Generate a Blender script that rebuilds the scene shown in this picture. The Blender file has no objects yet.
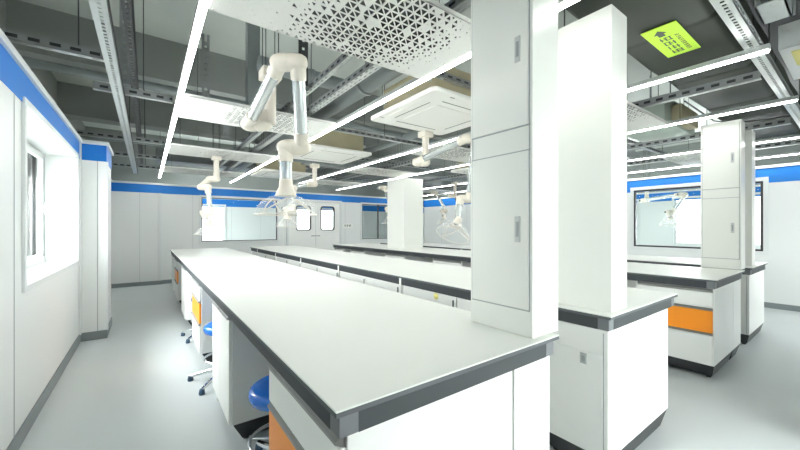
import bpy, math, random
from mathutils import Vector, Matrix
random.seed(7)
S = 0.9          # all lengths below are in units of 0.9 m; scaled once here
C = bpy.context.scene.collection
PI = math.pi

# ------------------------------------------------------------------ materials
def mat(name, col, rough=.5, metal=0., spec=.5, noise=0., nscale=8., bump=0., emit=None, coat=0.):
    m = bpy.data.materials.new(name); m.use_nodes = True
    nt = m.node_tree; b = nt.nodes['Principled BSDF']
    b.inputs['Base Color'].default_value = (*col, 1); b.inputs['Roughness'].default_value = rough
    b.inputs['Metallic'].default_value = metal; b.inputs['Specular IOR Level'].default_value = spec
    b.inputs['Coat Weight'].default_value = coat
    tc = nt.nodes.new('ShaderNodeTexCoord'); n = nt.nodes.new('ShaderNodeTexNoise')
    n.inputs['Scale'].default_value = nscale; n.inputs['Detail'].default_value = 4
    nt.links.new(tc.outputs['Object'], n.inputs['Vector'])
    if noise:
        r = nt.nodes.new('ShaderNodeMix'); r.data_type = 'RGBA'
        r.inputs[6].default_value = (*[c * (1 - noise) for c in col], 1)
        r.inputs[7].default_value = (*[min(1, c * (1 + noise)) for c in col], 1)
        nt.links.new(n.outputs['Fac'], r.inputs[0]); nt.links.new(r.outputs[2], b.inputs['Base Color'])
    if bump:
        bp = nt.nodes.new('ShaderNodeBump'); bp.inputs['Strength'].default_value = bump
        bp.inputs['Distance'].default_value = .01
        nt.links.new(n.outputs['Fac'], bp.inputs['Height']); nt.links.new(bp.outputs[0], b.inputs['Normal'])
    if emit:
        b.inputs['Emission Color'].default_value = (*emit[0], 1); b.inputs['Emission Strength'].default_value = emit[1]
    return m
def clear(name, tint, fac, rough=.02):
    m = bpy.data.materials.new(name); m.use_nodes = True
    nt = m.node_tree; nt.nodes.remove(nt.nodes['Principled BSDF'])
    out = nt.nodes['Material Output']; t = nt.nodes.new('ShaderNodeBsdfTransparent'); t.inputs[0].default_value = (*tint, 1)
    g = nt.nodes.new('ShaderNodeBsdfGlossy'); g.inputs['Roughness'].default_value = rough
    lw = nt.nodes.new('ShaderNodeLayerWeight'); lw.inputs['Blend'].default_value = fac
    mx = nt.nodes.new('ShaderNodeMixShader')
    nt.links.new(lw.outputs['Fresnel'], mx.inputs[0]); nt.links.new(t.outputs[0], mx.inputs[1])
    nt.links.new(g.outputs[0], mx.inputs[2]); nt.links.new(mx.outputs[0], out.inputs[0])
    return m
def plastic(name):
    m = clear(name, (.97, .98, .98), .2, .1); nt = m.node_tree
    mx = [n for n in nt.nodes if n.type == 'MIX_SHADER'][0]; lw = [n for n in nt.nodes if n.type == 'LAYER_WEIGHT'][0]
    mr = nt.nodes.new('ShaderNodeMapRange'); mr.inputs['To Min'].default_value = .07; mr.inputs['To Max'].default_value = .45
    nt.links.new(lw.outputs['Facing'], mr.inputs['Value']); nt.links.new(mr.outputs[0], mx.inputs[0])
    p = nt.nodes.new('ShaderNodeBsdfPrincipled'); p.inputs['Base Color'].default_value = (.85, .88, .9, 1); p.inputs['Roughness'].default_value = .15
    nt.links.new(p.outputs[0], mx.inputs[2]); return m
M = {
 'wall': mat('wall_panel', (.74, .765, .75), .38, noise=.015, nscale=1.5),
 'seam': mat('panel_seam', (.36, .39, .39), .6),
 'blue': mat('blue_band', (.018, .19, .60), .4, spec=.3, noise=.03, nscale=2),
 'trim': mat('aluminium_trim', (.70, .73, .72), .4),
 'floor': mat('epoxy_floor', (.52, .56, .555), .42, noise=.05, nscale=.8),
 'base': mat('grey_baseboard', (.20, .23, .235), .45),
 'slab': mat('ceiling_slab', (.62, .66, .62), .8, noise=.12, nscale=1.3, bump=.2),
 'beam': mat('concrete_beam', (.30, .32, .305), .8, noise=.12, nscale=2),
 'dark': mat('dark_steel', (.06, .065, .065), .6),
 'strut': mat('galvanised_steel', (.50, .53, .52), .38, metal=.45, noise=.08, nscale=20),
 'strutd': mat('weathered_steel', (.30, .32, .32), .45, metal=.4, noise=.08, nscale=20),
 'foil': mat('duct_wrap', (.032, .038, .029), .6, spec=.2, noise=.1, nscale=1.5, bump=.25),
 'pipe': mat('grey_pipe', (.22, .25, .25), .4, noise=.08, nscale=5),
 'white': mat('white_powder_coat', (.82, .83, .80), .3, noise=.01, nscale=3),
 'colm': mat('service_column_steel', (.76, .775, .725), .3, noise=.01, nscale=3),
 'top': mat('worktop_laminate', (.72, .74, .69), .45, spec=.3, noise=.012, nscale=5),
 'edge': mat('worktop_edge', (.085, .095, .10), .55, spec=.25),
 'apron': mat('apron_steel', (.045, .052, .055), .55, spec=.2),
 'block': mat('corner_block_grey', (.15, .16, .17), .5, spec=.3),
 'kick': mat('black_plinth', (.025, .027, .03), .4),
 'lip': mat('grip_profile', (.24, .245, .23), .4, metal=.2),
 'orange': mat('orange_drawer', (.92, .30, .02), .3, noise=.02),
 'hole': mat('handle_recess', (.48, .50, .49), .4),
 'gap': mat('shadow_gap', (.10, .11, .11), .7),
 'arm': mat('ivory_plastic', (.74, .69, .60), .35),
 'alu': mat('brushed_aluminium', (.62, .66, .66), .25, metal=.7, noise=.04, nscale=30),
 'black': mat('black_rubber', (.03, .03, .033), .5),
 'panelw': mat('perforated_white', (.80, .80, .77), .75, spec=.15),
 'cass': mat('cassette_white', (.84, .83, .79), .4),
 'tan': mat('kraft_insulation', (.42, .38, .25), .7, noise=.1, nscale=8),
 'bluep': mat('blue_plastic', (.02, .17, .66), .25, coat=.3),
 'glide': mat('dark_blue_glide', (.03, .07, .12), .4),
 'hous': mat('strip_housing', (.42, .44, .43), .5),
 'chrome': mat('chrome', (.75, .77, .78), .12, metal=1.),
 'lime': mat('lime_label', (.50, .80, .03), .6),
 'ink': mat('dark_ink', (.06, .09, .05), .6),
 'yel': mat('yellow_label', (.85, .78, .25), .6),
 'led': mat('led_diffuser', (.9, .9, .9), .4, emit=((1, 1, .98), 11.)),
 'glass': clear('window_glass', (.96, .98, .98), .12),
 'dome': plastic('clear_hood_plastic'),
 'green': mat('pale_green_sheet', (.42, .50, .44), .5, noise=.05),
 'outside': mat('pale_paving', (.8, .8, .8), .8),
}

# ------------------------------------------------------------------ mesh helpers
class MB:
    def __init__(s): s.v = []; s.f = []; s.smooth = []
    def add(s, vs, fs, sm=False):
        o = len(s.v); s.v += [tuple(p) for p in vs]
        s.f += [tuple(i + o for i in f) for f in fs]; s.smooth += [sm] * len(fs); return s
    def box(s, x0, x1, y0, y1, z0, z1):
        return s.add([(x0,y0,z0),(x1,y0,z0),(x1,y1,z0),(x0,y1,z0),(x0,y0,z1),(x1,y0,z1),(x1,y1,z1),(x0,y1,z1)],
                     [(0,3,2,1),(4,5,6,7),(0,1,5,4),(1,2,6,5),(2,3,7,6),(3,0,4,7)])
    def frustum(s, a, za, b, zb):           # two rectangles (x0,x1,y0,y1)
        q = lambda r, z: [(r[0],r[2],z),(r[1],r[2],z),(r[1],r[3],z),(r[0],r[3],z)]
        return s.add(q(a, za) + q(b, zb), [(0,3,2,1),(4,5,6,7),(0,1,5,4),(1,2,6,5),(2,3,7,6),(3,0,4,7)])
    def tube(s, pts, r, n=16, caps=True):
        pts = [Vector(p) for p in pts]; rs = r if isinstance(r, (list, tuple)) else [r] * len(pts)
        rings = []; prev = None
        for i, p in enumerate(pts):
            d = (pts[min(i+1, len(pts)-1)] - pts[max(i-1, 0)]).normalized()
            if prev is None:
                a = d.orthogonal().normalized()
            else:
                a = (prev - d * prev.dot(d)).normalized()
            prev = a; b = d.cross(a)
            rings.append([p + (a * math.cos(2*PI*k/n) + b * math.sin(2*PI*k/n)) * rs[i] for k in range(n)])
        vs = [v for g in rings for v in g]; fs = []
        for i in range(len(pts)-1):
            for k in range(n):
                fs.append((i*n+k, i*n+(k+1)%n, (i+1)*n+(k+1)%n, (i+1)*n+k))
        s.add(vs, fs, True)
        if caps:
            s.add(rings[0], [tuple(range(n))[::-1]]); s.add(rings[-1], [tuple(range(n))])
        return s
    def lathe(s, prof, c=(0,0,0), n=32, axis=None):   # prof: (r, z)
        vs = []; fs = []
        for r, z in prof:
            for k in range(n):
                vs.append(Vector((r*math.cos(2*PI*k/n), r*math.sin(2*PI*k/n), z)))
        for i in range(len(prof)-1):
            for k in range(n):
                fs.append((i*n+k, i*n+(k+1)%n, (i+1)*n+(k+1)%n, (i+1)*n+k))
        if axis is not None:
            q = Vector((0,0,1)).rotation_difference(Vector(axis).normalized()); vs = [q @ v for v in vs]
        c = Vector(c); s.add([v + c for v in vs], fs, True); return s
    def rring(s, cx, cy, hx, hy, r, z0, z1, seg=6):   # rounded slab
        ring = []
        for sx, sy, a0 in ((1,1,0),(-1,1,90),(-1,-1,180),(1,-1,270)):
            for k in range(seg+1):
                a = math.radians(a0 + 90*k/seg)
                ring.append((cx + sx*(hx-r) + r*math.cos(a), cy + sy*(hy-r) + r*math.sin(a)))
        n = len(ring)
        return s.add([(x,y,z0) for x,y in ring] + [(x,y,z1) for x,y in ring],
              [tuple(range(n))[::-1], tuple(range(n,2*n))] + [(k,(k+1)%n,n+(k+1)%n,n+k) for k in range(n)])
    def build(s, name, m, parent=None, bev=0., loc=None, solid=0.):
        me = bpy.data.meshes.new(name)
        me.from_pydata([(a*S, b*S, c*S) for a, b, c in s.v], [], s.f)
        me.polygons.foreach_set('use_smooth', s.smooth); me.materials.append(m if not isinstance(m, str) else M[m]); me.update()
        o = bpy.data.objects.new(name, me); C.objects.link(o)
        if parent: o.parent = parent
        if loc: o.location = [c*S for c in loc]
        if bev:
            b = o.modifiers.new('bevel', 'BEVEL'); b.width = bev*S; b.segments = 2; b.limit_method = 'ANGLE'
        if solid:
            b = o.modifiers.new('solid', 'SOLIDIFY'); b.thickness = solid*S; b.offset = 1
        return o
def B(*a): return MB().box(*a)
def thing(name, label, cat, loc=(0,0,0), group=None, rz=0):
    o = bpy.data.objects.new(name, None); C.objects.link(o); o.empty_display_size = .1
    o.location = [c*S for c in loc]; o.rotation_euler = (0,0,rz)
    o['label'] = label; o['category'] = cat
    if group: o['group'] = group
    return o
def tag(o, label, cat, group=None):
    o['label'] = label; o['category'] = cat
    if group: o['group'] = group
    return o
def struct(o): o['kind'] = 'structure'; return o
def copy_tree(o, label=None, loc=None, rz=None, parent=None):
    c = o.copy(); C.objects.link(c)
    if parent: c.parent = parent
    if label: c['label'] = label
    if loc: c.location = [q*S for q in loc]
    if rz is not None: c.rotation_euler = (0,0,rz)
    for ch in list(o.children): copy_tree(ch, parent=c)
    return c

# ------------------------------------------------------------------ room shell
LX, RX, BX, FY = -.70, 9.18, 10.85, -1.15
WT = 2.60; SL = 4.0
OX0, OX1, OY1 = -1.25, 13.2, 15.0
struct(B(OX0-.1, OX1+.1, FY-.1, OY1+.1, -.1, 0).build('floor', 'floor'))
struct(B(OX0-.1, OX1+.1, FY-.1, OY1+.1, SL, SL+.2).build('ceiling', 'slab'))
for i, y in enumerate((5.6, 8.3, 11.6)):
    struct(B(OX0, OX1, y, y+.35, 3.45, SL).build('trim_%d' % (i+1), 'beam'))

def wall_with_holes(name, axis, a0, a1, t0, t1, z0, z1, holes, m='wall'):
    mb = MB()
    def bx(p0, p1, q0, q1):
        if p1 - p0 < 1e-4 or q1 - q0 < 1e-4: return
        mb.box(*((t0, t1, p0, p1) if axis == 'y' else (p0, p1, t0, t1)), q0, q1)
    cur = a0
    for h0, h1, b, t in sorted(holes):
        bx(cur, h0, z0, z1); bx(h0, h1, z0, b); bx(h0, h1, t, z1); cur = h1
    bx(cur, a1, z0, z1)
    return struct(mb.build(name, m))
# left wall, with a deep window; it continues behind the partition
LW = (3.52, 5.76, 1.07, 2.335)
wl = wall_with_holes('wall_left', 'y', FY, BX, OX0, LX, 0, WT, [LW])
struct(B(OX0, LX+.005, BX, OY1, 0, .0).v and wall_with_holes('wall_left.001', 'y', BX+.1, OY1, OX0, LX, 0, 2.6, [(11.3, 13.6, .9, 2.25)]))
struct(B(OX0-.12, OX0, FY, OY1, WT, SL).build('wall_left.002', 'beam'))
# casing of a structural column on the left wall
struct(B(LX, -.44, 6.03, 6.82, 0, WT).build('wall_left.003', 'wall'))
# back wall in two planes, openings for windows and door
W1 = (1.21, 3.26, 1.075, 2.30); W3 = (6.28, 8.25, 1.04, 2.31); DR = (3.62, 5.40, 0, 2.30)
wall_with_holes('wall_back', 'x', LX, .32, BX, BX+.12, 0, WT, [])
wall_with_holes('wall_back.001', 'x', .32, RX, BX+.05, BX+.12, 0, WT, [W1, DR, W3])
RW = (1.17, 3.27, 1.03, 2.33)
wall_with_holes('wall_right', 'y', FY, BX, RX, RX+.12, 0, WT, [RW])
# unseen front wall behind the camera; its tall windows are added to light the near faces
FW = [(1.25, 3.5, .35, 2.6), (6.4, 8.9, .75, 2.6)]
wall_with_holes('wall_front', 'x', OX0, OX1, FY-.15, FY, 0, SL, FW)
# outer shell beyond the partitions, plus one added light-blocking wall
struct(MB().box(OX0, OX1, OY1-.01, OY1+.12, WT, SL).box(OX1-.01, OX1+.12, FY, OY1-.01, WT, SL).build('wall_far.001', 'beam'))
wall_with_holes('wall_far', 'x', OX0, OX1, OY1, OY1+.12, 0, WT, [(1.5, 2.45, .9, 2.3), (5.0, 7.5, .9, 2.3)])
struct(B(3.62, 3.74, FY, .16, 0, SL).build('wall_light_blocker', 'wall'))  # unseen wall added to block front light from the right-hand benches
wall_with_holes('wall_outer', 'y', FY, OY1, OX1, OX1+.12, 0, WT, [(1.2, 3.6, .95, 2.35), (4.6, 7.2, .95, 2.35)])
# blue bands and the pale cap along the wall tops
def band(mb_b, mb_t, axis, a0, a1, face, d, zb=2.35):     # d: direction the face looks (+1/-1)
    e = .006*d; c = .03*d
    lo, hi = sorted((face, face+e)); l2, h2 = sorted((face, face+c))
    if axis == 'y':
        mb_b.box(lo, hi, a0, a1, zb, WT-.04); mb_t.box(l2, h2, a0, a1, WT-.04, WT+.01)
    else:
        mb_b.box(a0, a1, lo, hi, zb, WT-.04); mb_t.box(a0, a1, l2, h2, WT-.04, WT+.01)
bb, bt = MB(), MB()
band(bb, bt, 'y', FY, 6.03, LX, 1); band(bb, bt, 'x', LX, -.44, 6.03, -1); band(bb, bt, 'y', 6.0, 6.82, -.44, 1)
band(bb, bt, 'y', 6.82, BX, LX, 1); band(bb, bt, 'x', LX, .32, BX, -1); band(bb, bt, 'x', .32, RX, BX+.05, -1)
band(bb, bt, 'y', FY, BX, RX, -1, 2.29)
band(bb, bt, 'x', LX, OX1, OY1, -1, 2.28); band(bb, bt, 'y', FY, OY1, OX1, -1, 2.3)
band(bb, bt, 'y', BX+.12, OY1, LX, 1)
struct(bb.build('trim_4', 'blue')); struct(bt.build('trim_5', 'trim', bev=.004))
# upright profile at the jog of the casing and panel seams
sm = MB()
sw = .005
for y in (1.0, 2.15, 3.30, 7.9, 9.1): sm.box(LX, LX+.003, y, y+sw, .1, 2.35)
sm.box(-.53, -.522, 6.027, 6.03, .1, 2.35)
for x in (-.15,): sm.box(x, x+sw, BX-.003, BX, .1, 2.35)
for x in (1.0, 3.5, 5.6, 8.3): sm.box(x, x+sw, BX+.047, BX+.05, .1, 2.35)
for y in (.2, 4.6, 5.9, 7.2, 8.5, 9.8): sm.box(RX-.003, RX, y, y+sw, .1, 2.29)
for x in (.5, 1.6, 2.7, 3.8, 10.0, 11.1): sm.box(x, x+sw, OY1-.003, OY1, .1, 2.28)
struct(sm.build('trim_6', 'seam'))
up = MB()
up.box(LX, LX+.02, 5.96, 6.03, .1, WT-.04); up.box(-.44, -.42, 6.03, 6.10, .1, 2.35)
up.box(.245, .32, BX-.02, BX, .1, 2.35)
struct(up.build('trim_7', 'trim', bev=.004))
# baseboards
bs = .012
struct(B(LX, LX+bs, FY, 6.03, 0, .11).build('baseboard_left', 'base'))
struct(MB().box(LX, -.44, 6.03-bs, 6.03, 0, .11).box(-.44, -.44+bs, 6.03-bs, 6.82, 0, .11).box(LX, LX+bs, 6.82, BX, 0, .11).build('baseboard_left.001', 'base'))
struct(MB().box(LX, .32, BX-bs, BX, 0, .10).box(.32, 3.6, BX+.05-bs, BX+.05, 0, .10).box(5.42, RX, BX+.05-bs, BX+.05, 0, .10).build('baseboard_back', 'base'))
struct(B(RX-bs, RX, FY, BX, 0, .10).build('baseboard_right', 'base'))

# windows -----------------------------------------------------------------
def window(n, axis, hole, face, d, fr=.03, depth=.12, pane_at=.06, mull=(), fm='black', cas=True, outer=.06, skip_pane=False):
    """face: wall face on our side, d: direction into the wall"""
    a0, a1, b, t = hole
    def bx(mb, p0, p1, q0, q1, n0, n1):
        lo, hi = sorted((face + n0*d, face + n1*d))
        mb.box(*((lo, hi, p0, p1) if axis == 'y' else (p0, p1, lo, hi)), q0, q1)
    w = bpy.data.objects.new('window_%d' % n, None); C.objects.link(w); struct(w)
    if outer:
        m = MB()
        for p0, p1, q0, q1 in ((a0-outer, a1+outer, t, t+outer), (a0-outer, a1+outer, b-outer, b), (a0-outer, a0, b, t), (a1, a1+outer, b, t)):
            bx(m, p0, p1, q0, q1, -.02, 0)
        m.build('window_surround', 'trim', w, bev=.004)
    m = MB()
    for p0, p1, q0, q1 in ((a0, a1, t-fr, t), (a0, a1, b, b+fr), (a0, a0+fr, b+fr, t-fr), (a1-fr, a1, b+fr, t-fr)):
        bx(m, p0, p1, q0, q1, pane_at-.03, pane_at+.03)
    for x in mull: bx(m, x-.02, x+.02, b+fr, t-fr, pane_at-.025, pane_at+.025)
    m.build('window_frame', fm, w, bev=.003)
    m = MB(); bx(m, a0+fr, a1-fr, b+fr, t-fr, pane_at-.004, pane_at+.004)
    m.build('pane', 'glass', w)
    return w
w = window(1, 'y', LW, LX, -1, fr=.05, pane_at=.30, fm='trim', outer=.05)
# opening sash inside the left window
m = MB(); s0, s1, sb, st = 3.58, 5.47, 1.13, 2.28
for p in ((s0, s1, st-.05, st), (s0, s1, sb, sb+.05), (s0, s0+.05, sb, st), (s1-.05, s1, sb, st)):
    m.box(LX-.27, LX-.23, *p)
sash = m.build('sash', 'trim', w, bev=.004)
MB().box(LX-.235, LX-.222, 5.452, 5.472, 1.16, 2.25).build('sash_seal', 'seam', sash)
MB().box(LX-.235, LX-.19, 5.43, 5.45, 1.62, 1.75).build('window_handle', 'alu', sash, bev=.004)
window(2, 'x', W1, BX+.05, 1, fr=.022, pane_at=.02)
window(3, 'x', W3, BX+.05, 1, fr=.022, pane_at=.02, mull=(6.98,))
window(4, 'y', RW, RX, 1, fr=.035, pane_at=.02, outer=.07)
window(5, 'y', (11.3, 13.6, .9, 2.25), LX, -1, fr=.05, pane_at=.35, fm='trim', mull=(12.4,))
for i, h in enumerate(FW):
    window(6+i, 'x', h, FY, -1, fr=.05, pane_at=.08, fm='trim', mull=((h[0]+h[1])/2,))  # unseen windows added behind the camera for light
window(8, 'y', (1.2, 3.6, .95, 2.35), OX1, 1, fr=.05, fm='trim', mull=(2.4,))
window(9, 'y', (4.6, 7.2, .95, 2.35), OX1, 1, fr=.05, fm='trim', mull=(5.9,))
window(10, 'x', (1.5, 2.45, .9, 2.3), OY1, 1, fr=.05, fm='trim')
window(11, 'x', (5.0, 7.5, .9, 2.3), OY1, 1, fr=.05, fm='trim', mull=(6.25,))

# double door ---------------------------------------------------------------
d = bpy.data.objects.new('door_1', None); C.objects.link(d); struct(d)
y0 = BX+.05
m = MB()
m.box(3.55, 3.62, y0-.04, y0+.06, 0, 2.38); m.box(5.40, 5.47, y0-.04, y0+.06, 0, 2.38); m.box(3.62, 5.40, y0-.04, y0+.06, 2.30, 2.38)
m.build('door_frame', 'trim', d, bev=.004)
def rounded_hole_leaf(x0, x1, h, z1=2.30):
    hx0, hx1, hz0, hz1 = h; r = .09; seg = 5; inner = []
    for cx, cz, a0 in ((hx1-r, hz1-r, 0), (hx0+r, hz1-r, 90), (hx0+r, hz0+r, 180), (hx1-r, hz0+r, 270)):
        for k in range(seg+1):
            a = math.radians(a0 + 90*k/seg); inner.append((cx + r*math.cos(a), cz + r*math.sin(a)))
    return inner
for x0, x1, h in ((3.625, 4.508, (3.85, 4.36, 1.36, 2.18)), (4.514, 5.395, (4.69, 5.20, 1.36, 2.18))):
    inner = rounded_hole_leaf(x0, x1, h); n = len(inner)
    cs = [(x1, 2.295), (x0, 2.295), (x0, .01), (x1, .01)]
    lm = MB()
    for yy in (y0, y0+.05):
        vs = [(x, yy, z) for x, z in inner] + [(x, yy, z) for x, z in cs]
        fs = []
        q = n // 4
        for c in range(4):
            for k in range(q-1):
                fs.append((c*q+k, c*q+k+1, n+c))
            fs.append((c*q+q-1, (c*q+q) % n, n+(c+1) % 4, n+c))
        lm.add(vs, fs)
    lm.add([(x, y0, z) for x, z in inner] + [(x, y0+.05, z) for x, z in inner], [(k, (k+1)%n, n+(k+1)%n, n+k) for k in range(n)])
    lm.add([(x, y0, z) for x, z in cs] + [(x, y0+.05, z) for x, z in cs], [(k, (k+1)%4, 4+(k+1)%4, 4+k) for k in range(4)])
    leaf = lm.build('door_leaf', 'white', d)
    cx, cz = (h[0]+h[1])/2, (h[2]+h[3])/2
    fr_ = MB(); out = [(cx+(x-cx)*1.0, cz+(z-cz)*1.0) for x, z in inner]; inn = [(cx+(x-cx)*.88, cz+(z-cz)*.93) for x, z in inner]
    fr_.add([(x, y0-.012, z) for x, z in out] + [(x, y0-.012, z) for x, z in inn] + [(x, y0+.05, z) for x, z in out] + [(x, y0+.05, z) for x, z in inn],
            [(k, (k+1)%n, n+(k+1)%n, n+k) for k in range(n)] + [(n+k, n+(k+1)%n, 3*n+(k+1)%n, 3*n+k) for k in range(n)] + [(k, 2*n+k, 2*n+(k+1)%n, (k+1)%n) for k in range(n)])
    fr_.build('vision_panel_frame', 'black', leaf)
    MB().add([(x, y0+.02, z) for x, z in inn] + [(x, y0+.028, z) for x, z in inn], [tuple(range(n))[::-1], tuple(range(n, 2*n))] + [(k, (k+1)%n, n+(k+1)%n, n+k) for k in range(n)]).build('pane', 'glass', leaf)
    hxx = 4.40 if x0 < 4 else 4.55
    MB().tube([(hxx, y0, 1.19), (hxx, y0-.06, 1.19)], .012, 8).tube([(hxx-.06, y0-.06, 1.19), (hxx+.10, y0-.06, 1.19)], .014, 8).build('door_handle', 'alu', leaf)
# small plate with a few characters by the door
sg = B(5.52, 5.90, y0-.008, y0, 1.44, 1.60).build('door_sign', 'white'); tag(sg, 'small white plate with three dark characters on wall right of the double door', 'sign')
for k, (cx, wd) in enumerate(((5.60, .05), (5.69, .06), (5.79, .09))):
    m = MB()
    for j in range(4): m.box(cx-wd/2, cx+wd/2, y0-.011, y0-.008, 1.50+j*.018, 1.508+j*.018)
    m.box(cx-.006, cx+.006, y0-.012, y0-.008, 1.497, 1.567)
    m.build('character', 'ink', sg)
sl = MB()
sl.lathe([(0,-.015),(.03,-.012),(.035,0)], (3.42, y0, 2.07), 12, (0,1,0)); so = sl.build('wall_sensor', 'black')
tag(so, 'small round dark sensor on back wall left of the double door', 'sensor')

# ------------------------------------------------------------------ benches
BZ = .98
def plinth(x0, x1, y0, y1, parent, ix=.07, iy=.03, z=.14):
    MB().frustum((x0+ix, x1-ix, y0+iy, y1-iy), .02, (x0+.005, x1-.005, y0+.003, y1-.003), z).build('plinth', 'kick', parent)
    m = MB()
    for x in (x0+ix+.03, x1-ix-.03):
        for y in (y0+iy+.03, y1-iy-.03): m.tube([(x, y, 0), (x, y, .03)], .02, 10)
    m.build('levelling_feet', 'black', parent)
def bench(label, x0, x1, y0, y1, posts=(), legs=()):
    t = thing('lab_bench', label, 'workbench', (x0, y0, 0), 'long white-topped laboratory benches')
    w, l = x1-x0, y1-y0
    B(0, w, 0, l, BZ-.006, BZ).build('worktop', 'top', t)
    MB().box(0, w, 0, l, BZ-.022, BZ-.006).build('worktop_edge', 'edge', t, bev=.002)
    e = .018
    # apron between the corner blocks, interrupted at the posts
    m = MB(); zt, zb = BZ-.022, BZ-.092
    cur = .08
    for p in sorted(posts):
        m.box(e, e+.03, cur, p-y0, zb, zt); m.box(w-e-.03, w-e, cur, p-y0, zb, zt); cur = p-y0+.035
    m.box(e, e+.03, cur, l-.08, zb, zt); m.box(w-e-.03, w-e, cur, l-.08, zb, zt)
    m.box(.08, w-.08, e, e+.03, zb, zt); m.box(.08, w-.08, l-e-.03, l-e, zb, zt)
    m.build('apron', 'apron', t)
    for a in (e, w-.08):
        for b in (e, l-.08):
            B(a, a+.08-e, b, b+.08-e, zb, zt).build('corner_block', 'block', t, bev=.003)
    for p in list(posts):
        for a in (e-.004, w-e-.03):
            B(a, a+.034, p-y0+.001, p-y0+.034, 0, zt).build('leg', 'white', t, bev=.002)
    for p in legs:
        for a in (e+.05, w-e-.09):
            B(a, a+.04, p-y0, p-y0+.04, 0, zt).build('leg', 'white', t, bev=.003)
    return t
CZ = BZ-.093     # cabinet tops
def lip(m, x, y0, y1, z, h=.026, d=.022):
    # finger grip: a sloped profile standing proud of the front at x (facing -x)
    m.add([(x, y0, z), (x-d, y0+.012, z+h*.2), (x-d, y0+.012, z+h*.5), (x, y0, z+h), (x, y1, z), (x-d, y1-.012, z+h*.2), (x-d, y1-.012, z+h*.5), (x, y1, z+h)],
          [(0,1,2,3), (4,7,6,5), (0,4,5,1), (1,5,6,2), (2,6,7,3)])
def drawer_cabinet(label, loc, w=.74, depth=.79):
    t = thing('drawer_cabinet', label, 'cabinet', loc, 'drawer cabinets with an orange middle drawer')
    B(.02, depth, 0, w, .14, CZ).build('body', 'white', t, bev=.003)
    for z0, z1, mm in ((.145, .432, 'white'), (.458, .672, 'orange'), (.70, CZ-.04, 'white')):
        dr = B(.0, .02, .008, w-.022, z0, z1).build('drawer', mm, t, bev=.004)
        if mm == 'orange': dr['label'] = 'orange middle drawer'
        g = MB(); lip(g, .012, .008, w-.022, z1, .026 if z1 < .8 else .036); g.build('grip', 'lip', dr)
    plinth(.02, depth, 0, w, t)
    return t
def door_cabinet(label, loc, w=.73, depth=.79, rz=0):
    t = thing('door_cabinet', label, 'cabinet', loc, 'white door cabinets under the benches', rz)
    B(.02, depth, 0, w, .14, CZ).build('body', 'white', t, bev=.003)
    for a, b in ((.012, w/2-.002), (w/2+.002, w-.012)):
        dr = B(.0, .02, a, b, .145, CZ-.04).build('door', 'white', t, bev=.004)
        g = MB(); lip(g, .012, a, b, CZ-.04, .034); g.build('grip', 'lip', dr)
    plinth(.02, depth, 0, w, t)
    return t
YE = 9.22
X1, X2, X3, X4 = .413, 2.085, 4.33, 5.97
bench('white-topped bench in the left foreground with a service column on its near right corner', X1, 1.545, .855, YE, legs=(3.29, 6.55, 8.20))
p2 = [2.845 + 1.425*k for k in range(0, 5)]
bench('narrow-looking second bench from the left with a service column at its near left corner', X2, 3.215, .855, YE, posts=p2)
bench('bench with black edge carrying the wide square pillar, orange drawer at its near end', X3, 5.55, .855, YE, legs=(3.29, 6.55, 8.20))
bench('rightmost bench beside the right wall window, mostly hidden by its service column', X4, 7.03, .855, YE, posts=p2)
where = ['nearest the camera', 'third from the near end', 'at the far end']
dl1 = ['drawer cabinet at the near end of the left foreground bench', 'drawer cabinet halfway along the left foreground bench, beyond the blue stools', 'drawer cabinet near the far end of the left foreground bench']
dl3 = ['drawer cabinet with wide orange front at the near end of the bench with the pillar', 'drawer cabinet midway under the bench with the pillar, mostly hidden', 'drawer cabinet at the far end under the bench with the pillar, mostly hidden']
for X, ls in ((X1, dl1), (X3, dl3)):
    for k, y in enumerate((.885, 4.17, 7.45)):
        if k == 0: dc = drawer_cabinet(ls[k], (X+.03, y, 0), .74 if X == X1 else .66)
        else: drawer_cabinet(ls[k], (X+.03, y, 0))
da1 = ['plain white cabinet standing between the two blue stools at the left bench', 'plain white cabinet further along the left bench, beyond the orange drawer', 'small white cabinet at the very far end of the left foreground bench']
da3 = ['white cabinet midway under the bench with the pillar', 'white cabinet further under the bench with the pillar', 'white cabinet at the far end of the bench with the pillar']
for X, ls in ((X1, da1), (X3, da3)):
    for k, (y, w_) in enumerate(((2.54, .74), (5.80, .74), (8.62, .56))):
        door_cabinet(ls[k], (X+.03, y, 0), w_)
# closed central panel of the two wide benches, so the knee spaces have a back
for X, nm in ((X1, 'left foreground bench'), (X3, 'bench with the pillar')):
    o = B(X+.83, X+.85, 1.64, YE-.06, 0, CZ).build('back_panel', 'white'); tag(o, 'white panel closing the knee spaces under the ' + nm, 'panel')
# service risers below the columns
def riser(label, x0, x1, y0, y1, door=None):
    t = thing('service_cabinet', label, 'cabinet', (x0, y0, 0), 'white service cabinets below the service columns')
    w, l = x1-x0, y1-y0
    B(.006, w, 0, l, .14, CZ).build('body', 'white', t, bev=.003)
    if door:
        dd = B(0, .006, .03, l-.006, .30, CZ-.15).build('access_door', 'white', t, bev=.002)
        k = B(-.004, 0, .115, .155, .66, .725).build('latch', 'alu', dd, bev=.002)
        B(-.006, -.004, .125, .142, .675, .71).build('keyhole', 'gap', k)
        B(.004, .0065, .022, .027, .15, CZ-.02).build('seam', 'seam', t)
    plinth(.0, w, 0, l, t, ix=.06)
    return t
riser('narrow white cabinet below the big foreground column', 1.24, 1.515, .885, 1.63)
riser('tall white end cabinet with small latch, below the second foreground column', 2.115, 3.105, .885, 1.30, True)
riser('narrow white end panel cabinet below the right green-white column', X3+.825, 5.52, .885, 1.63)
riser('white end cabinet of the rightmost bench, next to the open floor', 6.0, 7.0, .885, 1.30, True)
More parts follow.
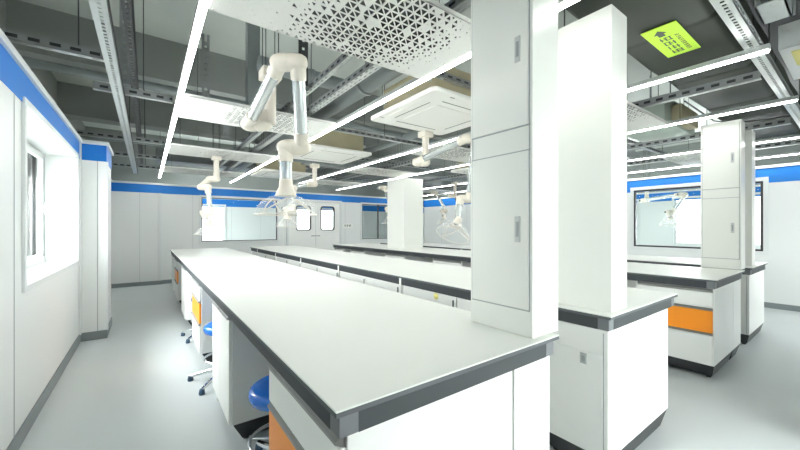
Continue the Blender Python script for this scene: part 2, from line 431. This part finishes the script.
# the row of cabinets under bench 2 and 4, left side
def slim_cabinet(label, loc, w, depth=.95):
    t = thing('door_cabinet', label, 'cabinet', loc, 'closed cabinet row along the second bench')
    B(.012, depth, 0, w, .14, CZ-.002).build('body', 'white', t, bev=.002)
    dr = B(0, .012, .006, w-.006, .145, CZ-.012).build('door', 'white', t, bev=.002)
    B(-.008, 0, .03, .042, CZ-.10, CZ-.035).build('handle', 'block', dr)
    plinth(.012, depth, 0, w, t)
    return t
ords = ['nearest', 'second', 'third', 'fourth', 'fifth', 'sixth', 'seventh', 'eighth', 'ninth', 'tenth', 'eleventh']
edges = [1.305] + p2 + [9.14]
cnt = 0; base = None
for a, b in zip(edges[:-1], edges[1:]):
    st = a + (.036 if a != 1.305 else 0); n = 2 if b-st > .8 else 1; w_ = (b-st)/n
    for k in range(n):
        sfx = ' white cabinet counting back from the latched end cabinet under the second bench'
        c = slim_cabinet(ords[min(cnt, 10)] + sfx, (X2+.03, st+k*w_+.001, 0), w_-.002)
        c['label'] = ords[min(cnt, 10)] + sfx
        if cnt < 11: 
            slim = slim_cabinet(ords[cnt] + ' white cabinet counting back under the rightmost bench', (X4+.03, st+k*w_+.001, 0), w_-.002)
            slim['group'] = 'closed cabinet row along the rightmost bench'
        cnt += 1
o = MB().lathe([(0,-.003),(.03,-.003),(.03,0)], (X2+.03, 2.33, CZ-.035), 16, (1,0,0)).build('round_sticker', 'yel')
tag(o, 'small round yellow sticker on the cabinet row of the second bench', 'sticker')

# ------------------------------------------------------------------ service columns
def service_column(label, x0, h, plain=False):
    t = thing('service_column', label, 'column', (x0, .89, BZ), 'white service columns rising from the benches')
    w, l = .215, .365
    B(0, w, 0, l, 0, h).build('casing', 'colm', t, bev=.004)
    if plain:
        B(w-.02, w+.001, .004, .012, .01, h-.01).build('seam', 'seam', t); return t
    for a, b in ((.125, .845), (.965, h-.04)):
        dd = B(-.006, 0, .018, l-.018, a, b).build('access_panel', 'colm', t, bev=.002)
        zc = .49 if a < .5 else 1.32
        hh = B(-.009, -.006, .058, .088, zc-.06, zc+.06).build('flush_handle', 'hole', dd, bev=.002)
        B(-.0105, -.009, .066, .080, zc-.035, zc+.035).build('handle_grip', 'strutd', hh)
    g = MB()
    g.box(-.0015, 0, .01, l-.01, .845, .851); g.box(-.0015, 0, .01, l-.01, .958, .965); g.box(-.0015, 0, .012, .018, .125, h-.03); g.box(-.0015, 0, l-.018, l-.014, .125, h-.03)
    g.box(-.0015, 0, .012, l-.012, .118, .125)
    g.build('seam', 'seam', t)
    return t
service_column('big pale service column in the foreground, nearest to the camera', 1.385, 1.90)
service_column('bright white service column just right of the nearest one, on the second bench', 2.18, 1.80, True)
service_column('pale green-white service column with two small handles on the right-hand bench', 5.58, 1.76)
service_column('slim white service column half hidden behind the right-hand one', 6.20, 1.74, True)
o = B(4.73, 5.30, 6.30, 6.97, BZ, 2.61).build('square_pillar', 'colm', bev=.006)
tag(o, 'wide square white pillar standing in the middle of the room, brightly lit at its top', 'pillar')

# ------------------------------------------------------------------ stools
def stool(label, loc, rz):
    t = thing('lab_stool', label, 'stool', loc, 'blue-seated stools under the left bench', rz)
    MB().lathe([(0,.465),(.15,.463),(.185,.47),(.195,.50),(.19,.53),(.165,.548),(.06,.54),(0,.538)], n=40).build('seat', 'bluep', t)
    MB().tube([(0,0,.10),(0,0,.34)], .028, 16).tube([(0,0,.34),(0,0,.47)], .018, 16).build('column', 'chrome', t)
    r = MB(); pts = [(.19*math.cos(2*PI*k/32), .19*math.sin(2*PI*k/32), .22) for k in range(33)]
    r.tube(pts, .011, 8, False)
    for k in range(3):
        a = 2*PI*k/3; r.tube([(0,0,.22), (.19*math.cos(a), .19*math.sin(a), .22)], .008, 8)
    r.build('foot_ring', 'chrome', t)
    for k in range(5):
        a = 2*PI*k/5; ca, sa = math.cos(a), math.sin(a)
        lg = MB().tube([(.02*ca,.02*sa,.115), (.17*ca,.17*sa,.085), (.33*ca,.33*sa,.045)], [.026,.022,.017], 10).build('leg', 'chrome', t)
        MB().lathe([(0,0),(.024,0),(.026,.012),(.02,.045),(0,.05)], (.325*ca,.325*sa,0), 14).build('glide', 'glide', lg)
    return t
st0 = stool('blue-seated stool in the nearest knee space, half hidden by the end cabinet', (.66, 2.08, 0), .5)
copy_tree(st0, 'blue-seated stool in the second knee space, its chrome legs sticking out on the floor', (.625, 3.72, 0), math.radians(224))
copy_tree(st0, 'blue-seated stool in the farthest occupied knee space of the left bench', (.67, 5.36, 0), math.radians(220))

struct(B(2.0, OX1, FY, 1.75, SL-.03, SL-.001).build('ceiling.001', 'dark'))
# ------------------------------------------------------------------ ceiling: LED strips
SZ = 2.73
def rods(pts, z0, parent, r=.006):
    oz = parent.location.z/S
    for x, y in pts: MB().tube([(x, y, z0), (x, y, SL-oz)], r*.7, 6).build('hanging_rod', 'dark', parent)
def led(label, x, y0=.42, y1=10.7):
    t = thing('led_strip_light', label, 'light', (x, y0, SZ), 'long LED strip lights')
    l = y1-y0
    B(-.024, .024, 0, l, .010, .050).build('housing', 'hous', t, bev=.003)
    B(-.021, .021, .01, l-.01, -.002, .010).build('diffuser', 'led', t)
    rods([(0, q-y0) for q in (1.36, 10.2)], .050, t)
    return t
for x, lb in ((.257, 'leftmost LED strip, running over the left aisle edge of the foreground bench'), (1.90, 'LED strip passing behind the nearest service column between the first two benches'),
              (3.565, 'LED strip that ends in front of the lime duct label'), (5.19, 'LED strip passing just in front of the right-hand green-white column'),
              (7.37, 'LED strip behind the right-hand columns, second from the right wall'), (9.02, 'rightmost LED strip, close above the right wall')):
    o = led(lb, x)

# perforated ceiling baffles
def perforated(label, x0, x1, y0, seed, density_x=.62, proto=None):
    t = thing('perforated_ceiling_panel', label, 'ceiling panel', (x0, y0, SZ+.004), 'white ceiling panels with triangular holes')
    w, l = x1-x0, .80
    rnd = random.Random(seed); m = MB()
    nx, ny = int(w/.060), 13; px, py = w/nx, l/ny
    for i in range(nx):
        for j in range(ny):
            X0, Y0 = i*px, j*py
            u = (i+.5)/nx; v = (j+.5)/ny
            dens = 1.05 - ((u-density_x)/.36)**2 - ((v-.5)/.62)**2*.5
            for tri in (((X0,Y0),(X0+px,Y0),(X0+px,Y0+py)), ((X0,Y0),(X0+px,Y0+py),(X0,Y0+py))):
                q = dens + rnd.uniform(-.25, .25)
                k = 0 if rnd.random() < .12 else max(0, min(.74, q*.95))
                if k < .10 and rnd.random() < .55: k = .0
                elif k < .10: k = .12
                if k == 0:
                    m.add([(a, b, 0) for a, b in tri], [(0,1,2)]); continue
                cx = sum(p[0] for p in tri)/3; cy = sum(p[1] for p in tri)/3
                inn = [(cx+(a-cx)*k, cy+(b-cy)*k) for a, b in tri]
                m.add([(a, b, 0) for a, b in tri] + [(a, b, 0) for a, b in inn], [(0,1,4,3),(1,2,5,4),(2,0,3,5)])
    m.build('perforated_sheet', 'panelw', t, solid=.003)
    B(.006, w-.006, .006, l-.006, .012, .016).build('hole_shade', 'dark', t)  # dark sheet added above the holes, standing in for the shade behind them
    MB().box(0, w, 0, .004, 0, .03).box(0, w, l-.004, l, 0, .03).box(0, .004, 0, l, 0, .03).box(w-.004, w, 0, l, 0, .03).box(w/2-.003, w/2+.003, 0, l, .004, .02).build('rim', 'panelw', t)
    rods([(.15,.4), (w-.15,.4)], .016, t, .004)
    return t
rows = (1.46, 3.88, 6.32, 8.75)
bayn = ['above the foreground bench', 'in the middle bay beyond the second LED strips', 'in the right-hand bay near the right wall']
rown = ['nearest', 'second nearest', 'third nearest', 'farthest']
for b, (a0, a1) in enumerate(((.29, 1.87), (3.60, 5.155), (7.405, 8.985))):
    for r, y in enumerate(rows):
        perforated('%s perforated white ceiling panel %s' % (rown[r], bayn[b]), a0, a1, y, 10*b+r, .55 if b == 0 else .38)

# air conditioning cassettes
def cassette(label, cx, cy, z=SZ+.02):
    t = thing('ceiling_cassette', label, 'air conditioner', (cx, cy, z), 'square white ceiling air conditioners')
    h = .585
    p = MB().rring(0, 0, h, h, .07, 0, .045).build('fascia', 'cass', t, bev=.012)
    MB().rring(0, 0, .30, .30, .04, -.008, 0).build('intake_grille', 'cass', p, bev=.004)
    for k in range(4):
        q = Matrix.Rotation(k*PI/2, 4, 'Z'); m = MB()
        m.box(-.31, .31, .395, .402, -.003, .001); m.v = [tuple(q @ Vector(v)) for v in m.v]
        m.build('louver', 'gap', p)
        m = MB(); m.box(-.30, .30, .405, .50, -.002, .002); m.v = [tuple(q @ Vector(v)) for v in m.v]
        m.build('air_flap', 'cass', p, bev=.003)
    for sx, sy in ((.52,-.3),(-.3,-.53),(-.53,.38),(.35,.53)): B(sx-.03, sx+.03, sy-.006, sy+.006, -.002, .001).build('small_mark', 'lip', p)
    b = MB().rring(0, 0, .47, .47, .05, .045, .34).build('housing', 'tan', t)
    for a in (-1, 1):
        for c in (-1, 1): B(a*.50-.03, a*.50+.03, c*.40-.02, c*.40+.02, .16, .19).build('bracket', 'strut', t)
    rods([(a*.51, c*.4) for a in (-1,1) for c in (-1,1)], .17, t)
cassette('nearest square white ceiling cassette, left of the big foreground column', 2.72, 2.96)
cassette('second square white ceiling cassette, beyond the nearest one', 2.64, 5.78)
cassette('farthest square white ceiling cassette in the row towards the back wall', 2.66, 8.6)
cassette('square ceiling cassette near the right wall, behind the right-hand column', 6.25, 5.2)

# slotted steel struts -------------------------------------------------------
def slotted(m, axis, a0, a1, c0, c1, n0, n1, horiz, pitch=.075, hl=.042, hw=.30, rows_=1):
    """plate along axis from a0..a1; c0..c1 width (horizontal if horiz else z); n0..n1 thickness"""
    def bx(p0, p1, q0, q1):
        if horiz: m.box(*((p0, p1, q0, q1) if axis == 'x' else (q0, q1, p0, p1)), n0, n1)
        else: m.box(*((p0, p1, n0, n1) if axis == 'x' else (n0, n1, p0, p1)), q0, q1)
    W = (c1-c0)/rows_
    for r in range(rows_):
        b0 = c0 + r*W; e = W*(1-hw)/2
        bx(a0, a1, b0, b0+e); bx(a0, a1, b0+W-e, b0+W)
        n = int((a1-a0)/pitch)
        for k in range(n+1):
            s0 = a0 + k*pitch; s1 = min(s0 + pitch-hl, a1)
            if s1 > s0: bx(s0, s1, b0+e, b0+W-e)
def strut(label, axis, a0, a1, c, z, w=.05, h=.06, m_='strut', pitch=.09, hl=.05, rods_=True, hw=.3, side=-1, rows_=1):
    t = thing('slotted_steel_strut', label, 'ceiling strut', (0,0,0), 'slotted steel struts below the ceiling')
    b = MB(); slotted(b, axis, a0, a1, c, c+w, z, z+.004, True, pitch, hl, hw, rows_); b.build('bottom_flange', m_, t)
    wc = c if (axis == 'x' or c > 0) else c+w-.004
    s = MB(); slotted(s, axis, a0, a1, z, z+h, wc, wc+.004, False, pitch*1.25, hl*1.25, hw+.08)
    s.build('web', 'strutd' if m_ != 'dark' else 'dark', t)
    B(*((a0, a1, wc+.006, wc+.009) if axis == 'x' else (wc+.006, wc+.009, a0, a1)), z+.006, z+h-.004).build('slot_shade', 'black', t)  # black plate stands in for the shade inside the channel, seen through slots
    if axis == 'y': pts = [(c+w/2, q) for q in (1.42, 6.95) if a0 < q < a1]
    elif a1-a0 < 2: pts = [(a1-.25, c+w/2)]
    else: pts = [(q, c+w/2) for q in (3.1, 8.15) if a0 < q < a1]
    rods(pts, z+.004, t, .007)
    return t
ZB = 2.79
strut('long pale slotted strut running back above the left aisle', 'y', -.6, 10.4, -.265, ZB-.04, .085, .045, pitch=.05, hl=.024, hw=.22)
strut('darker slotted strut set just above and right of the long left aisle strut', 'y', -.6, 10.4, -.14, ZB+.20, .06, .08, 'dark', pitch=.07, hl=.03)
for y, x0, x1, lb in ((3.62, -1.2, -.18, 'short cross strut nearest the camera at the left wall'), (4.42, -.42, .22, 'short floating-looking cross strut beyond the nearest one, left aisle'),
                      (6.76, -1.2, .22, 'cross strut just above the wall casing on the left'), (8.3, -1.2, .22, 'dim cross strut deep in the left aisle ceiling'), (9.75, -1.2, .22, 'farthest cross strut over the left aisle')):
    strut(lb, 'x', x0, x1, y, ZB+.025, .05, .07)
for y, lb in ((2.27, 'cross strut just behind the nearest perforated panels'), (4.45, 'cross strut between first and second ceiling cassette'), (6.20, 'cross strut behind the second ceiling cassette'), (9.05, 'cross strut near the back wall over the benches')):
    strut(lb, 'x', 2.15, 8.9, y + .11 + (.06 if y > 4 else 0), ZB+.105, .06, .05)
strut('slotted strut running back above the foreground bench, left one of two', 'y', 1.0, 10.4, 1.30, ZB+.06, .05, .06)
strut('slotted strut running back above the foreground bench, right one of two', 'y', 1.0, 10.4, 1.52, ZB+.04, .08, .06, rows_=2)
strut('wide pale slotted strut crossing the top right corner under the big wrapped duct', 'x', 2.3, 9.0, .485, 2.83, .085, .06, pitch=.05, hl=.026, hw=.25)
strut('slotted strut running back under the wrapped duct in front of the right-hand column', 'y', .58, 10.4, 4.42, ZB+.02, .055, .075)
strut('slotted strut running back above the right-hand benches', 'y', .60, 10.4, 6.60, ZB+.01, .06, .075)
strut('slotted strut running back close to the right wall', 'y', .60, 10.4, 8.40, ZB+.02, .06, .075)

# ducts and pipes --------------------------------------------------------------
def duct_sec(y0, y1, z0, z1, r, seg=5):
    pts = []
    for cy, cz, a0 in ((y1-r, z1-r, 0), (y0+r, z1-r, 90), (y0+r, z0+r, 180), (y1-r, z0+r, 270)):
        for k in range(seg+1):
            a = math.radians(a0+90*k/seg); pts.append((cy+r*math.cos(a), cz+r*math.sin(a)))
    return pts
t = thing('wrapped_air_duct', 'large dark foil-wrapped duct with lime label at top right', 'air duct', (0,0,0))
m = MB(); xs = []
x = 1.95
while x < 9.1:
    xs += [(x, 0), (x+.03, .0), (x+.6, .012), (x+1.17, .0), (x+1.2, -.012)]; x += 1.22
sec = [(x_, duct_sec(.62-o, 1.22+o, 2.93-o*.4, 3.42, .05)) for x_, o in xs]
n = len(sec[0][1]); vs = [(x_, a, b) for x_, s_ in sec for a, b in s_]
m.add(vs, [(i*n+k, i*n+(k+1)%n, (i+1)*n+(k+1)%n, (i+1)*n+k) for i in range(len(sec)-1) for k in range(n)], True)
m.add(vs[:n], [tuple(range(n))]); m.add(vs[-n:], [tuple(range(n))[::-1]])
body = m.build('duct_body', 'foil', t)
rods([(2.4,.55),(2.4,1.29),(4.6,.55),(4.6,1.29),(6.9,.55),(6.9,1.29)], 2.9, t, .007)
MB().tube([(4.9,1.24,2.90),(6.1,1.235,2.895),(6.5,1.10,2.905),(6.62,.8,2.905),(6.65,.6,2.91),(6.66,.5,3.1)], .009, 8).build('cable', 'black', t)
# lime label, flat on the duct bottom
lb = thing('duct_label', 'lime green sticker with dark arrow and characters on the wrapped duct', 'label', (2.972, .802, 2.917))
MB().box(0, .60, 0, .215, 0, .004).build('sticker', 'lime', lb)
m = MB()   # arrow pointing back towards -x, then a column of characters
m.add([(.05,.125,-.001),(.115,.165,-.001),(.115,.145,-.001),(.165,.145,-.001),(.165,.105,-.001),(.115,.105,-.001),(.115,.085,-.001)],
      [(0,2,1),(2,6,5),(2,5,3),(5,4,3),(0,6,2)])
m.build('arrow', 'ink', lb, solid=-.001)
m = MB(); rr = random.Random(3)
def glyph(m, gx, gy, s, rr):
    t_ = s*.11
    for q in range(3): 
        yy = gy + s*(.08+.36*q); m.box(gx+s*.05, gx+s*.95, yy, yy+t_, -.0012, -.0002)
    for q in range(3):
        xx = gx + s*(.08+.36*q); a = rr.choice((0, .35)); b = rr.choice((.6, .95)); m.box(xx, xx+t_, gy+s*a, gy+s*b, -.0012, -.0002)
for k in range(4): glyph(m, .19+k*.093, .085, .078, rr)
m.build('large_characters', 'ink', lb)
m = MB()
for k in range(9): glyph(m, .20+k*.038, .038, .028, rr)
m.build('small_characters', 'ink', lb)
# second, unwrapped sheet metal unit
t = thing('sheet_metal_plenum', 'pale green sheet metal air box behind the right-hand LED strip', 'air duct', (5.55, 1.62, 2.90))
B(0, 1.35, 0, .65, 0, .35).build('box', 'green', t, bev=.01)
B(.25, 1.0, -.12, 0, .03, .25).build('spigot', 'tan', t, bev=.01)
rods([(.1,.1),(1.2,.1),(.1,.55),(1.2,.55)], .34, t)
def pipe(label, pts, r, m_='pipe', clamps=()):
    t = thing('ceiling_pipe', label, 'pipe', (0,0,0), 'grey pipes under the ceiling slab')
    MB().tube(pts, r, 20).build('pipe_run', m_, t)
    for p, ax in clamps:
        c = MB(); p = Vector(p); a = Vector(ax)*.02; c.tube([p-a, p+a], r*1.15, 20); c.tube([p+Vector((0,0,r)), (p.x, p.y, SL)], .007, 6)
        c.build('clamp', 'strutd', t)
pipe('thick grey pipe running back above the nearest cassette', [(1.95,2.35,3.08),(1.95,10.5,3.08)], .125, 'pipe', [((1.95,3.3,3.08),(0,1,0)),((1.95,5.6,3.08),(0,1,0)),((1.95,8.2,3.08),(0,1,0))])
pipe('grey cross pipe behind the arm elbow above the foreground bench', [(.9,3.62,3.12),(1.82,3.62,3.12)], .075, 'pipe', [((1.45,3.62,3.12),(1,0,0))])
pipe('thin grey pipe crossing the room beyond the first cassette', [(-1.2,5.2,3.2),(9.0,5.2,3.2)], .05, 'pipe', [((.6,5.2,3.2),(1,0,0)),((4,5.2,3.2),(1,0,0)),((7,5.2,3.2),(1,0,0))])
pipe('thin grey pipe crossing the room before the back wall', [(-1.2,7.7,3.0),(9.0,7.7,3.0)], .045, 'pipe', [((.8,7.7,3.0),(1,0,0)),((5,7.7,3.0),(1,0,0))])
pipe('grey pipe running back above the middle bay', [(3.9,1.6,3.15),(3.9,10.5,3.15)], .07, 'pipe', [((3.9,3,3.15),(0,1,0)),((3.9,7,3.15),(0,1,0))])
pipe('grey pipe high above the right-hand benches', [(7.9,1.6,3.1),(7.9,10.5,3.1)], .07, 'pipe', [((7.9,3,3.1),(0,1,0))])
for x0, x1, y0_, y1_, z0, lb in ((5.3, 8.8, 3.1, 3.6, 2.98, 'grey sheet duct crossing above the right-hand benches'), (.15, 8.8, 9.4, 9.9, 2.98, 'grey sheet duct crossing near the back wall'), (3.0, 8.6, 7.85, 8.15, 2.98, 'narrow grey tray crossing over the middle pillar')):
    t = B(x0, x1, y0_, y1_, z0, z0+.28).build('sheet_duct', 'strutd', bev=.01); tag(t, lb, 'air duct')
    rods([(x0+.3, y0_+.05), (x1-.3, y0_+.05), (x0+.3, y1_-.05), (x1-.3, y1_-.05)], z0+.27, t)
# hanging steel posts
def post(label, x, y, z0, w=.045, m_='strutd'):
    t = thing('ceiling_post', label, 'post', (x, y, z0), 'steel posts hanging from the slab')
    s = MB(); h = SL-z0
    nn = int(h/.08)
    s.box(-w, -w*.35, -.01, .01, 0, h); s.box(w*.35, w, -.01, .01, 0, h)
    for k in range(nn): s.box(-w*.35, w*.35, -.01, .01, k*.08, k*.08+.045)
    s.build('slotted_post', m_, t)
    B(-w*1.6, w*1.6, -.06, .06, 0, .01).build('foot_plate', m_, t)
t = B(.86, .985, 3.90, 4.0, 2.80, SL).build('ceiling_post', 'pipe'); tag(t, 'plain grey post dropping from the slab behind the arm elbow', 'post')
post('dark slotted post just right of the near arm elbow', 1.24, 3.3, 2.85, m_='dark')
post('slotted post behind the long left aisle strut', -.20, 4.9, 3.05)
post('slotted post above the far left arm', 1.05, 6.25, 2.95)
post('slotted post beyond the second perforated panel', .62, 5.15, 2.9)
post('dark slotted post in the top right corner', 4.98, .12, 2.95, m_='dark')
# cable tray hanger and labelled box in the top right corner
t = thing('cable_tray', 'short pale cable tray on two hooked hangers in the top right corner', 'cable tray', (3.35, .33, 2.98))
MB().box(0, .34, 0, .01, 0, .10).box(0, .34, 0, .14, 0, .008).box(0, .34, .13, .14, 0, .10).build('tray', 'strut', t)
for xx in (.0, .34):
    MB().tube([(xx,-.01,0),(xx,-.01,.17),(xx,-.03,.20),(xx-.03,-.03,.20),(xx-.04,-.03,.16)], .009, 8).build('hook', 'strutd', t)
rods([(.05,.07),(.29,.07)], .0, t)
t = thing('control_box', 'pale box with yellow sticker beside the strut in the top right corner', 'equipment box', (4.10, .16, 2.90))
B(0, .95, 0, .28, 0, .20).build('box', 'trim', t, bev=.006)
MB().box(.10, .50, .08, .22, -.004, 0).build('sticker', 'yel', t)
rods([(.1,.14),(.85,.14)], .2, t)

# ------------------------------------------------------------------ fume extraction arms
RV = Vector((.806, -.592, 0))
def arm(label, base, elbow, low, hood, stem_top=2.70, sc=1., flip=1, tilt=(0,0,1), sdx=0., group='ivory fume extraction arms'):
    base, elbow, low, hood = (Vector(p) for p in (base, elbow, low, hood))
    t = thing('fume_extraction_arm', label, 'extraction arm', (base.x, base.y, stem_top), group)
    o = Vector((base.x, base.y, stem_top)); r = .044*sc; off = RV*(.060*sc*flip)
    L = lambda p: Vector(p) - o
    st = base + off + RV*sdx
    MB().box(*(a for a in (st.x-o.x-.075, st.x-o.x+.075, st.y-o.y-.075, st.y-o.y+.075)), -.02, .06).build('ceiling_flange', 'arm', t, bev=.006)
    rods([(st.x-o.x+a, st.y-o.y+b) for a in (-.05,.05) for b in (-.05,.05)], .05, t, .005)
    MB().tube([L(st)+Vector((0,0,0)), Vector((st.x-o.x, st.y-o.y, -.02))], [r*1.0, r*1.0], 20).build('stem', 'arm', t)
    def joint(p, a_dirs):
        p = L(p); ax = RV*flip
        J = MB().lathe([(0,-.122*sc),(r*.6,-.120*sc),(r*.85,-.112*sc),(r*1.15,-.09*sc),(r*1.33,-.055*sc),(r*1.36,-.01*sc),(r*1.28,-.004*sc),(r*1.28,.004*sc),(r*1.36,.01*sc),(r*1.33,.055*sc),(r*1.15,.09*sc),(r*.85,.112*sc),(r*.6,.120*sc),(0,.122*sc)], p, 28, ax)
        for side, tgt in a_dirs:
            q = p + off*side; dv = (L(tgt) - q).normalized()
            J.tube([q, q+dv*.11*sc], [r*1.22, r*1.18], 24)
        jo = J.build('joint', 'arm', t)
        MB().lathe([(0,-.130*sc),(r*.55,-.128*sc),(r*.6,-.11*sc)], p, 16, ax).build('tension_knob', 'dark', jo)
    joint(base, [(1, st+Vector((0,0,1))), (-1, elbow-off)])
    joint(elbow, [(-1, base-off), (1, low+off)])
    joint(low, [(1, elbow+off), (-1, hood)])
    MB().tube([L(base-off), L(elbow-off)], r, 24).build('tube', 'alu', t)
    MB().tube([L(elbow+off), L(low+off)], r, 24).build('tube', 'alu', t)
    MB().tube([L(low-off), L(hood)], r, 24).build('tube', 'alu', t)
    ax = Vector(tilt).normalized(); h = L(hood)
    MB().lathe([(r*1.05,.09*sc),(r*1.15,.03*sc),(r*1.5,-.0*sc),(r*1.75,-.03*sc),(r*1.7,-.035*sc)], h, 28, ax).build('hood_collar', 'arm', t)
    prof = [(.065,-.03),(.115,-.042),(.160,-.066),(.195,-.105),(.215,-.150),(.222,-.172)]
    dm = MB().lathe([(a*sc, b*sc) for a, b in prof], h, 40, ax).build('clear_hood', 'dome', t)
    rb = MB(); q = Vector((0,0,1)).rotation_difference(ax)
    for k in range(3):
        a0 = 2*PI*k/3 + .4; pts = []
        for i in range(13):
            u = i/12; ang = a0 + (u-.5)*2.3; rr_ = .205 - .115*math.sin(PI*u); zz = -.165 + .11*math.sin(PI*u)
            pts.append(h + q @ Vector((rr_*sc*math.cos(ang)*1.01, rr_*sc*math.sin(ang)*1.01, zz*sc)))
        rb.tube(pts, .005*sc, 6)
    ring = [h + q @ Vector((.222*sc*math.cos(2*PI*k/40), .222*sc*math.sin(2*PI*k/40), -.172*sc)) for k in range(41)]
    rb.tube(ring, .004*sc, 6, False)
    rb.build('hood_rib', 'arm', dm)
    return t
arm('large extraction arm over the foreground bench, its clear hood hanging left of centre', (.72, 2.965, 2.32), (.765, 2.30, 2.58), (.885, 2.55, 2.075), (.838, 2.585, 1.745), sdx=.055)
arm('extraction arm hanging under the nearest cassette, reaching behind the big foreground column', (2.97, 3.57, 2.35), (3.31, 3.0, 2.60), (3.50, 3.28, 1.86), (3.27, 3.20, 1.52), tilt=(.55,.1,.9))
arm('far left extraction arm seen against the blue band and the left back window', (.955, 6.97, 2.34), (.81, 6.9, 2.18), (.85, 6.9, 1.73), (.87, 6.9, 1.52), flip=1)
arm('far extraction arm over the second bench, its hood beside the double door', (2.70, 6.72, 2.35), (2.16, 6.4, 2.21), (2.14, 6.4, 1.80), (2.10, 6.4, 1.66))
arm('extraction arm over the far right bench, visible right of the square pillar', (7.0, 7.0, 2.36), (6.55, 7.3, 2.44), (6.65, 7.0, 1.92), (6.65, 7.0, 1.74), sc=.9)
arm('extraction arm mostly hidden behind the square pillar', (5.25, 7.35, 2.36), (4.75, 7.2, 2.46), (5.0, 7.3, 1.95), (5.0, 7.3, 1.72), sc=.9)
arm('extraction arm beyond the right wall window in the neighbouring room', (10.5, 3.5, 2.17), (10.5, 2.7, 2.27), (10.5, 2.95, 1.85), (10.55, 2.95, 1.7))

# ------------------------------------------------------------------ daylight
w = bpy.data.worlds.new('World'); bpy.context.scene.world = w; w.use_nodes = True
bg = w.node_tree.nodes['Background']; bg.inputs[0].default_value = (1, 1, 1, 1); bg.inputs[1].default_value = 3.0
tc = w.node_tree.nodes.new('ShaderNodeTexCoord'); sx_ = w.node_tree.nodes.new('ShaderNodeSeparateXYZ')
cr = w.node_tree.nodes.new('ShaderNodeValToRGB'); cr.color_ramp.elements[0].position = .48; cr.color_ramp.elements[1].position = .54
cr.color_ramp.elements[0].color = (.35, .36, .35, 1); cr.color_ramp.elements[1].color = (1, 1, 1, 1)      # pale ground below, bright overcast sky above
mp = w.node_tree.nodes.new('ShaderNodeMapRange'); mp.inputs['From Min'].default_value = -1
for a_, b_ in ((tc.outputs['Generated'], sx_.inputs[0]), (sx_.outputs['Z'], mp.inputs['Value']), (mp.outputs[0], cr.inputs[0]), (cr.outputs[0], bg.inputs[0])):
    w.node_tree.links.new(a_, b_)
def area(name, loc, rot, sx, sy, power, col=(1, 1, 1)):
    l = bpy.data.lights.new(name, 'AREA'); l.shape = 'RECTANGLE'; l.size = sx*S; l.size_y = sy*S; l.energy = power; l.color = col
    o = bpy.data.objects.new(name, l); C.objects.link(o); o.location = [c*S for c in loc]; o.rotation_euler = rot
    return o
for i, h in enumerate(FW):
    area('added_front_light', ((h[0]+h[1])/2, FY-.16, (h[2]+h[3])/2), (PI/2-.12, 0, PI), h[1]-h[0], h[3]-h[2], (760, 230)[i])  # added lamps behind the camera, brightening the faces turned to the front
area('daylight_left', (OX0-.02, (LW[0]+LW[1])/2, (LW[2]+LW[3])/2), (math.radians(52), 0, -PI/2), LW[1]-LW[0], .8, 52)
area('daylight_back_room', (OX0-.02, 12.45, 1.6), (PI/2, 0, -PI/2), 2.3, 1.35, 110)
area('daylight_far', (6.25, OY1+.16, 1.6), (-PI/2, 0, PI), 2.5, 1.4, 90)
area('daylight_right_room', (OX1+.16, 2.4, 1.65), (PI/2, 0, PI/2), 2.4, 1.4, 80)
area('daylight_right_room', (OX1+.16, 5.9, 1.65), (PI/2, 0, PI/2), 2.6, 1.4, 80)

# ------------------------------------------------------------------ camera
cam = bpy.data.cameras.new('camera'); co = bpy.data.objects.new('camera', cam); C.objects.link(co)
co.location = (0, 0, 1.48*S); co.rotation_euler = (PI/2, 0, -math.atan(253/345))
cam.sensor_width = 36; cam.lens = 345/800*36; cam.shift_y = 2/800; cam.clip_start = .02
sc_ = bpy.context.scene; sc_.camera = co
sc_.view_settings.view_transform = 'Standard'; sc_.view_settings.look = 'None'; sc_.view_settings.gamma = 1
sc_.view_settings.use_curve_mapping = False; sc_.view_settings.exposure = 1.34
